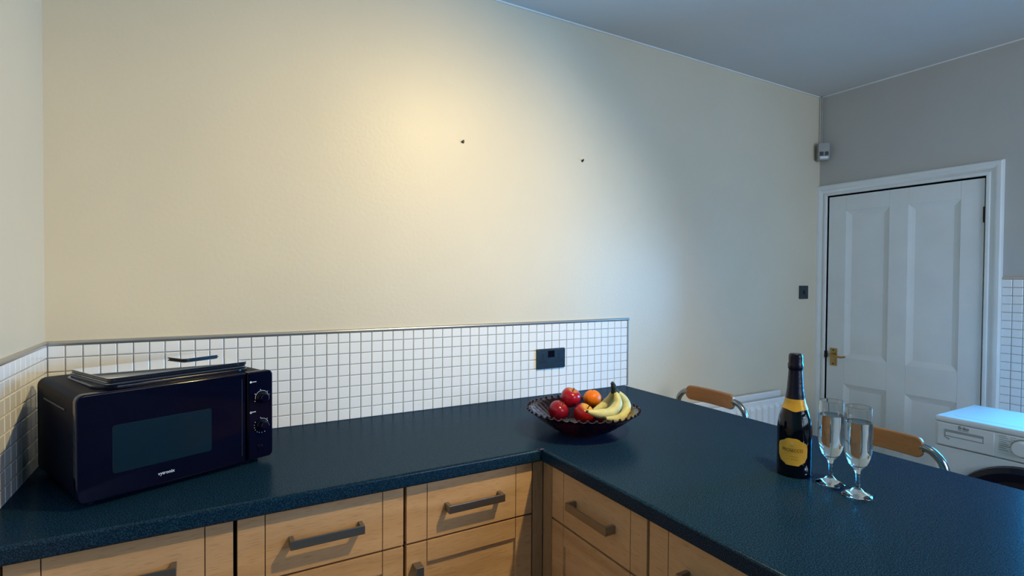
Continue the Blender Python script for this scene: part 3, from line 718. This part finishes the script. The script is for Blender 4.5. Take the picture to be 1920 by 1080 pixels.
def label_patch(name, outline, off, m, parent, rr=br, zc_=0.0):
    """flat outline (arc length, z) wrapped on the bottle"""
    bm = bmesh.new()
    nx = 28; zs = [z for _, z in outline]; z0, z1 = min(zs), max(zs); nz = 22
    def span(z):
        xs = []
        n = len(outline)
        for i in range(n):
            (xa_, za_), (xb_, zb_) = outline[i], outline[(i+1) % n]
            if (za_ <= z < zb_) or (zb_ <= z < za_): xs.append(xa_+(xb_-xa_)*(z-za_)/(zb_-za_))
        return (min(xs), max(xs)) if xs else (0, 0)
    grid = []
    for j in range(nz+1):
        z = z0+(z1-z0)*min(max(j/nz, .002), .998); a, c = span(z); row = []
        for i in range(nx+1):
            x = a+(c-a)*i/nx; th = face + x/rr
            row.append(bm.verts.new(((rr+off)*math.cos(th), (rr+off)*math.sin(th), z)))
        grid.append(row)
    for j in range(nz):
        for i in range(nx): bm.faces.new((grid[j][i], grid[j][i+1], grid[j+1][i+1], grid[j+1][i]))
    bmesh.ops.recalc_face_normals(bm, faces=bm.faces[:])
    r0 = bm.faces[:]
    o = MB(); o._merge(bm); return o.build(name, m, parent, ang=60)
lw = .0365
def lab_outline(k=1.0, zc_=.0665):
    P = [(-.96, .020), (-1.0, .008), (-.98, -.012), (-.86, -.020), (-.80, -.026), (-.52, -.030), (-.40, -.0345), (.40, -.0345), (.52, -.030), (.80, -.026), (.86, -.020), (.98, -.012), (1.0, .008), (.96, .020), (.80, .0245), (.56, .0265), (.44, .0315), (.22, .0345), (-.22, .0345), (-.44, .0315), (-.56, .0265), (-.80, .0245)]
    return [(x*lw*k, zc_+z*k) for x, z in P]
lb = label_patch('front_label', lab_outline(), .0004, m_gold_label, bo); lb['label'] = 'gold shield shaped front label'
def wrap_text(name, body, size, z, m, width):
    o = text(name, body, size, m, lb, Matrix(), 0.0, width)
    for v in o.data.vertices:
        x, y = v.co.x, v.co.y; th = face + x/br
        v.co = ((br+.0009)*math.cos(th), (br+.0009)*math.sin(th), z+y)
    return o
wrap_text('lettering', 'PROSECCO', .0115, .0705, m_ink, .047)
wrap_text('small_lettering', '- - - - - - - - - - - - - -', .006, .0620, m_ink2, .040)
label_patch('label_rule', [(-.012, .0545), (.012, .0545), (.012, .0552), (-.012, .0552)], .0008, m_ink2, lb)
label_patch('label_rule', [(-.014, .0475), (.014, .0475), (.014, .0482), (-.014, .0482)], .0008, m_ink2, lb)
label_patch('crest', [(.0042*math.cos(a*PI/8), .0875+.0045*math.sin(a*PI/8)) for a in range(16)], .0008, m_goldlight, lb)

# ------------------------------------------------------------------ champagne flutes
def flute(label, x, y, h, rz):
    t = thing('champagne_flute', label, 'glass', (x, y, WT), rz, 'champagne flutes with clear wine')
    k = h/.2085
    foot = lambda r, z, a: (r*(1+.035*math.cos(6*a)) if r > .02 and z < .012 else r, z)
    prof = [(0, .0012), (.020, .0008), (.0295, 0), (.0312, .0018), (.0306, .0040), (.0240, .0075), (.0140, .0125), (.0075, .0195), (.0050, .028), (.0045, .040), (.0052, .052), (.0078, .061), (.0130, .0675),
            (.0195, .0760), (.0245, .0880), (.0275, .1030), (.0288, .1250), (.0288, .1480), (.0280, .1720), (.0264, .2070), (.0260, .2085), (.0252, .2082),
            (.0262, .1720), (.0270, .1480), (.0270, .1250), (.0257, .1040), (.0226, .0900), (.0172, .0790), (.0095, .0725), (0, .0712)]
    b = MB(); b.lathe([(r, z*k) for r, z in prof], 48, fn=foot); b.build('glass', m_glass, t, ang=60)
    lvl = .1735
    wp = [(0, .0709), (.0098, .0722), (.0175, .0787), (.0229, .0898), (.0260, .1038), (.0273, .1250), (.0273, .1480), (.02645, lvl-.001), (.0263, lvl), (.0255, lvl-.0006), (0, lvl-.0008)]
    b = MB(); b.lathe([(r, z*k) for r, z in wp], 48); b.build('wine', m_wine, t, ang=60, label='clear sparkling wine')
    return t
flute('champagne flute standing directly next to the prosecco bottle', 1.722, -1.168, .2065, 0)
flute('champagne flute farther from the bottle, in front of the other flute', 1.704, -1.240, .2095, .4)

# ------------------------------------------------------------------ fruit bowl
BC = (1.462, -.512)
bw = thing('fruit_bowl', 'wide red pressed glass fruit bowl with scalloped rim', 'bowl', (*BC, WT), 0)
NS = 44
def bowl_fn(r, z, a):
    k = max(0, (r-.085)/.10)
    rr = r*(1+.010*k*math.cos(NS*a))
    zz = z + .0035*max(0, (r-.165)/.02)*math.cos(NS*a)
    if .09 < r < .178: rr += .0016*math.cos(NS*a)*math.sin(z*520)
    return rr, zz
outer = [(0, .003), (.050, .003), (.066, 0), (.072, .001), (.077, .005), (.092, .0115)] + [(.092+.090*i/14, .0115+.064*(i/14)**1.15) for i in range(1, 15)]
inner = [(.1795, .0765)] + [(.0895+.088*i/14, .0165+.0605*(i/14)**1.15) for i in range(13, -1, -1)] + [(.074, .0105), (.05, .008), (0, .008)]
b = MB(); b.lathe(outer+inner, NS*4, fn=bowl_fn); b.build('bowl', m_ruby, bw, ang=80)
bd_ = MB()
for k in range(NS):
    a = 2*PI*(k)/NS
    bb = bmesh.new(); bmesh.ops.create_icosphere(bb, subdivisions=1, radius=.0052)
    bd_._merge(bb, Matrix.Translation((.1825*math.cos(a), .1825*math.sin(a), .0785)))
bd_.build('bead_rim', m_ruby, bw, ang=80, kind='stuff')

def apple_mat(name, red, yellow, cut):
    m = bpy.data.materials.new(name); m.use_nodes = True; nt = m.node_tree; N = nt.nodes; L = nt.links; b = N['Principled BSDF']
    tc = N.new('ShaderNodeTexCoord'); mp = N.new('ShaderNodeMapping'); mp.inputs['Scale'].default_value = (60, 60, 9); L.new(tc.outputs['Object'], mp.inputs[0])
    n = N.new('ShaderNodeTexNoise'); n.inputs['Scale'].default_value = 1.2; n.inputs['Detail'].default_value = 4; L.new(mp.outputs[0], n.inputs['Vector'])
    vl = N.new('ShaderNodeVectorMath'); vl.operation = 'DISTANCE'; vl.inputs[1].default_value = (0, 0, .030); L.new(tc.outputs['Object'], vl.inputs[0])
    ma = N.new('ShaderNodeMath'); ma.operation = 'MULTIPLY_ADD'; ma.inputs[1].default_value = -.012; L.new(n.outputs[0], ma.inputs[0]); L.new(vl.outputs['Value'], ma.inputs[2])
    cr = N.new('ShaderNodeValToRGB'); L.new(ma.outputs[0], cr.inputs[0]); e = cr.color_ramp.elements
    mr = N.new('ShaderNodeMapRange'); mr.inputs[1].default_value = 0; mr.inputs[2].default_value = .05; L.new(ma.outputs[0], mr.inputs[0]); L.new(mr.outputs[0], cr.inputs[0])
    e[0].position = cut; e[0].color = (*yellow, 1); e[1].position = cut+.28; e[1].color = (*red, 1)
    L.new(cr.outputs[0], b.inputs['Base Color']); b.inputs['Roughness'].default_value = .22
    return m
ma1 = apple_mat('red_apple_skin', (.36, .006, .022), (.62, .22, .05), .02); ma2 = apple_mat('deep_red_apple_skin', (.25, .004, .020), (.42, .05, .03), 0.0); ma3 = apple_mat('red_yellow_apple_skin', (.34, .012, .014), (.75, .42, .09), .16)
def apple(label, c, r, m, tilt):
    t = thing('apple', label, 'apple', c, 0, 'red apples in the bowl'); t.rotation_euler = tilt
    pr_ = [(0, -.74), (.10, -.80), (.24, -.86), (.44, -.84), (.66, -.70), (.84, -.48), (.96, -.18), (1.0, .10), (.98, .34), (.88, .60), (.70, .78), (.48, .86), (.30, .84), (.16, .74), (.07, .62), (0, .58)]
    b = MB(); b.lathe([(x*r, z*r) for x, z in pr_], 40, fn=lambda q, z, a: (q*(1+.012*math.cos(5*a)), z)); b.build('flesh', m, t, ang=80)
    b = MB(); b.tube([(0, 0, .57*r), (.03*r, 0, .85*r), (.12*r, .03*r, 1.08*r)], [.0016, .0014, .0022], 8, 3); b.build('stem', m_stem, t)
apple('bright red apple on top of the heap in the bowl', (1.478, -.420, .9895), .0345, ma1, (R(22), R(-4), .5))
apple('dark red apple lowest at the left side of the bowl', (1.416, -.436, .9545), .0335, ma2, (R(30), R(-20), 1.2))
apple('red apple with a yellow crown in the middle of the bowl', (1.484, -.486, .9475), .0345, ma3, (R(34), R(8), .2))
og = thing('orange', 'round orange between the top apple and the bananas', 'orange', (1.566, -.430, .980), 0)
b = MB(); b.lathe([(math.sin(PI*k/20)*.0315, -math.cos(PI*k/20)*.0300*(1 if 0 < k < 20 else .96)) for k in range(21)], 40)
b.build('peel', mat('orange_peel', (.88, .21, .006), .38, var=.10, vscale=60, bump=.5, bscale=220), og, ang=80)
b = MB(); b.cyl((0, 0, .0282), .0028, .0022, 'z', 10, .0006); b.build('stem_button', m_stem, og)

bn = thing('banana_bunch', 'bunch of three greenish yellow bananas leaning out of the bowl', 'bananas', (1.56, -.55, .95), 0)
m_ban = mat('banana_skin', (.62, .60, .28), .42, var=.14, vscale=28); m_ban_tip = mat('banana_stalk', (.012, .014, .012), .6, var=.3, vscale=50)
O = Vector((1.56, -.55, .95))
def banana(pts, rad, stalk):
    P = [Vector(p)-O for p in pts]
    b = MB(); b.tube(P, [r for r in rad], 10, 5); o = b.build('banana', m_ban, bn, ang=50)
    d = (P[-1]-P[-2]).normalized(); b = MB(); b.tube([P[-1]-d*.001, P[-1]+d*.005, P[-1]+d*.008], [.0048, .0036, .0022], 8, 2); b.build('blossom_end', m_ban_tip, o)
    b = MB(); b.tube([P[0]+(P[1]-P[0])*.15, P[0], Vector(stalk)-O], [.0058, .0062, .0066], 8, 3); b.build('stalk', mat_stalk, o)
mat_stalk = mat('green_brown_stalk', (.035, .045, .018), .55, var=.4, vscale=40)
CR = (1.568, -.540, 1.040)
banana([(1.572, -.546, 1.022), (1.573, -.554, 1.005), (1.566, -.562, .984), (1.530, -.568, .965), (1.487, -.564, .966), (1.448, -.556, .975)], [.0065, .0125, .0165, .0172, .0150, .0050], CR)
banana([(1.588, -.541, 1.020), (1.606, -.545, 1.000), (1.613, -.552, .977), (1.598, -.566, .952), (1.549, -.586, .9465), (1.490, -.594, .957)], [.0065, .0125, .0165, .0172, .0145, .0050], CR)
banana([(1.570, -.532, 1.020), (1.576, -.518, 1.000), (1.574, -.504, .982), (1.560, -.497, .968), (1.540, -.494, .960), (1.520, -.494, .957)], [.0065, .0120, .0155, .0150, .0120, .0050], CR)
b = MB(); b.tube([Vector(CR)-O+Vector((.003, .001, -.010)), Vector(CR)-O, Vector(CR)-O+Vector((-.002, .002, .010)), Vector(CR)-O+Vector((-.006, .004, .014))], [.0105, .0095, .0072, .0060], 10, 3); b.build('crown', m_ban_tip, bn, label='dark cut crown of the bunch')
